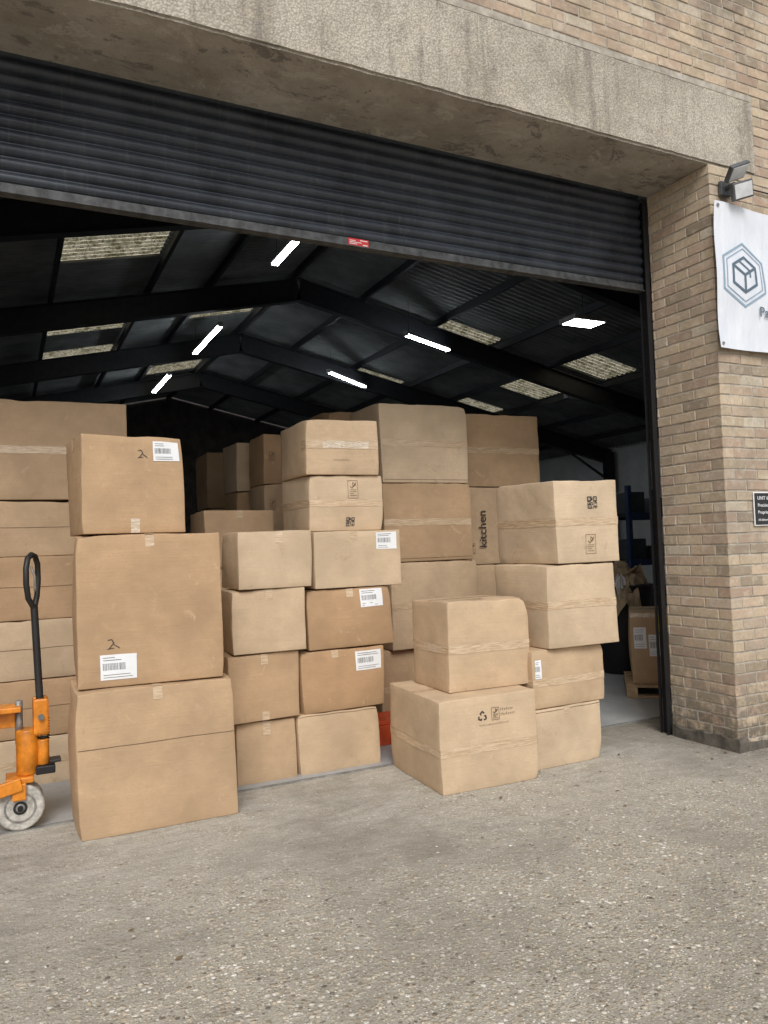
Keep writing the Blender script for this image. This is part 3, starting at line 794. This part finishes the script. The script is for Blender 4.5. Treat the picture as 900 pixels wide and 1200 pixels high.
# platform trolley carrying bags
tr=empty("platform_trolley",(6.55,7.35,.004)); tr.rotation_euler=(0,0,math.radians(-30))
bx(TOTE,"deck",-.3,.5,-.25,.3,.17,.20,.008,tr)
for x in (-.22,.42):
    for y in (-.19,.24): prim('cyl',RUB,"castor",(x,y,.07),rot=(90,0,0),r=.068,depth=.035,bevel=.006,parent=tr)
    for y in (-.19,.24): bx(STL,"castor_fork",x-.02,x+.02,y-.022,y+.022,.13,.169,.003,tr)
tube(STL,"push_handle",[(-.28,-.22,.2),(-.33,-.22,1.0),(-.33,.27,1.0),(-.28,.27,.2)],.014,tr)
def bag(mat,name,loc,sx_,sy_,sz_,seed,parent):
    bm=bmesh.new(); bmesh.ops.create_icosphere(bm,subdivisions=4,radius=1)
    for v in bm.verts:
        q=v.co.copy(); s=1+.25*noise.noise(q*2+Vector((seed,0,0)))+.10*noise.noise(q*6+Vector((0,seed,0)))
        z=max(-.85,q.z); v.co=Vector((q.x*sx_*s,q.y*sy_*s,(z+.85)*sz_*s if z>-.85 else 0))
    me=bpy.data.meshes.new(name); bm.to_mesh(me); bm.free(); me.materials.append(mat)
    for p in me.polygons: p.use_smooth=True
    link(bpy.data.objects.new(name,me),parent).location=loc
bag(WHITE,"white_bag",(-.08,0,.202),.2,.22,.26,3,tr); bag(GTOTE,"grey_bag",(.27,.03,.202),.2,.2,.22,8,tr); bag(BLK,"black_bag",(.1,.02,.55),.24,.22,.2,5,tr)
bn2=empty("waste_bin",(6.15,6.55,.004))
prim('cyl',BLK,"bin_body",(0,0,.47),r=.26,r2=.33,depth=.94,bevel=.01,parent=bn2)
prim('cyl',RUB,"rim",(0,0,.95),r=.345,depth=.03,bevel=.008,parent=bn2)
KP=simple("kraft_paper",(.50,.385,.24),.8)
for k,(mt,sx_,sy_,px,py,pz,rr) in enumerate(((KP,.55,.42,-.06,-.1,1.06,20),(KP,.4,.5,.12,.0,1.12,70),(WHITE,.3,.3,-.2,-.18,1.0,10),(KP,.35,.3,-.2,-.26,.86,-20))):
    bm=bmesh.new(); bmesh.ops.create_grid(bm,x_segments=9,y_segments=7,size=.5)
    for v in bm.verts:
        q=v.co.copy(); v.co=Vector((q.x*sx_,q.y*sy_,.16*noise.noise(q*3+Vector((k*5,0,0)))+.10*noise.noise(q*7+Vector((0,k*3,0)))-.5*max(0,(q.x*q.x+q.y*q.y)-.1)))
    me=bpy.data.meshes.new("crumpled_sheet"); bm.to_mesh(me); bm.free(); me.materials.append(mt)
    o=link(bpy.data.objects.new("crumpled_sheet",me),bn2); o.location=(px,py,pz); o.rotation_euler=(math.radians(18),0,math.radians(rr))
RP=simple("red_plastic",(.65,.09,.03),.45)
rp=empty("plastic_pallet",(2.46,5.2,.004))
bx(RP,"deck",0,.5,0,.3,.15,.18,.006,rp)
for k in range(2): bx(RP,"block_%d"%k,.0+k*.36,.14+k*.36,.0,.28,0,.148,.006,rp)

# ------------------------------------------------------------ world, sun, camera
sc=bpy.context.scene
w=bpy.data.worlds.new("World"); sc.world=w; w.use_nodes=True; nt=w.node_tree; bg=nt.nodes["Background"]
sky=nt.nodes.new("ShaderNodeTexSky"); sky.sky_type='NISHITA'; sky.sun_disc=False
sky.sun_elevation=math.radians(46); sky.sun_rotation=math.radians(200); sky.air_density=1.0; sky.dust_density=3.5; sky.ozone_density=1
hs=nt.nodes.new("ShaderNodeHueSaturation"); hs.inputs["Saturation"].default_value=.35
nt.links.new(sky.outputs[0],hs.inputs["Color"]); nt.links.new(hs.outputs[0],bg.inputs[0]); bg.inputs[1].default_value=.15
sd=bpy.data.lights.new("sun",'SUN'); sd.energy=1.5; sd.angle=math.radians(28); sd.color=(1,.99,.97)
so=link(bpy.data.objects.new("sun",sd))
el,az=math.radians(46),math.radians(200)
dirv=Vector((math.sin(az)*math.cos(el),math.cos(az)*math.cos(el),math.sin(el)))
so.rotation_euler=dirv.to_track_quat('Z','Y').to_euler(); so.location=(0,-10,20)

yaw,pit,rol,f=.459,.042,-.034,.899
F=Vector((math.sin(yaw)*math.cos(pit),math.cos(yaw)*math.cos(pit),math.sin(pit)))
R=Vector((math.cos(yaw),-math.sin(yaw),0)); U=R.cross(F)
R2=R*math.cos(rol)+U*math.sin(rol); U2=-R*math.sin(rol)+U*math.cos(rol)
cd=bpy.data.cameras.new("camera"); co=link(bpy.data.objects.new("camera",cd))
M=Matrix((R2,U2,-F)).transposed().to_4x4(); M.translation=Vector((0,0,1.5)); co.matrix_world=M
cd.sensor_fit='VERTICAL'; cd.sensor_height=24; cd.lens=24*f/1.2; cd.clip_end=1000; cd.clip_start=.05
sc.camera=co
sc.view_settings.view_transform='Standard'; sc.view_settings.look='None'; sc.view_settings.exposure=0
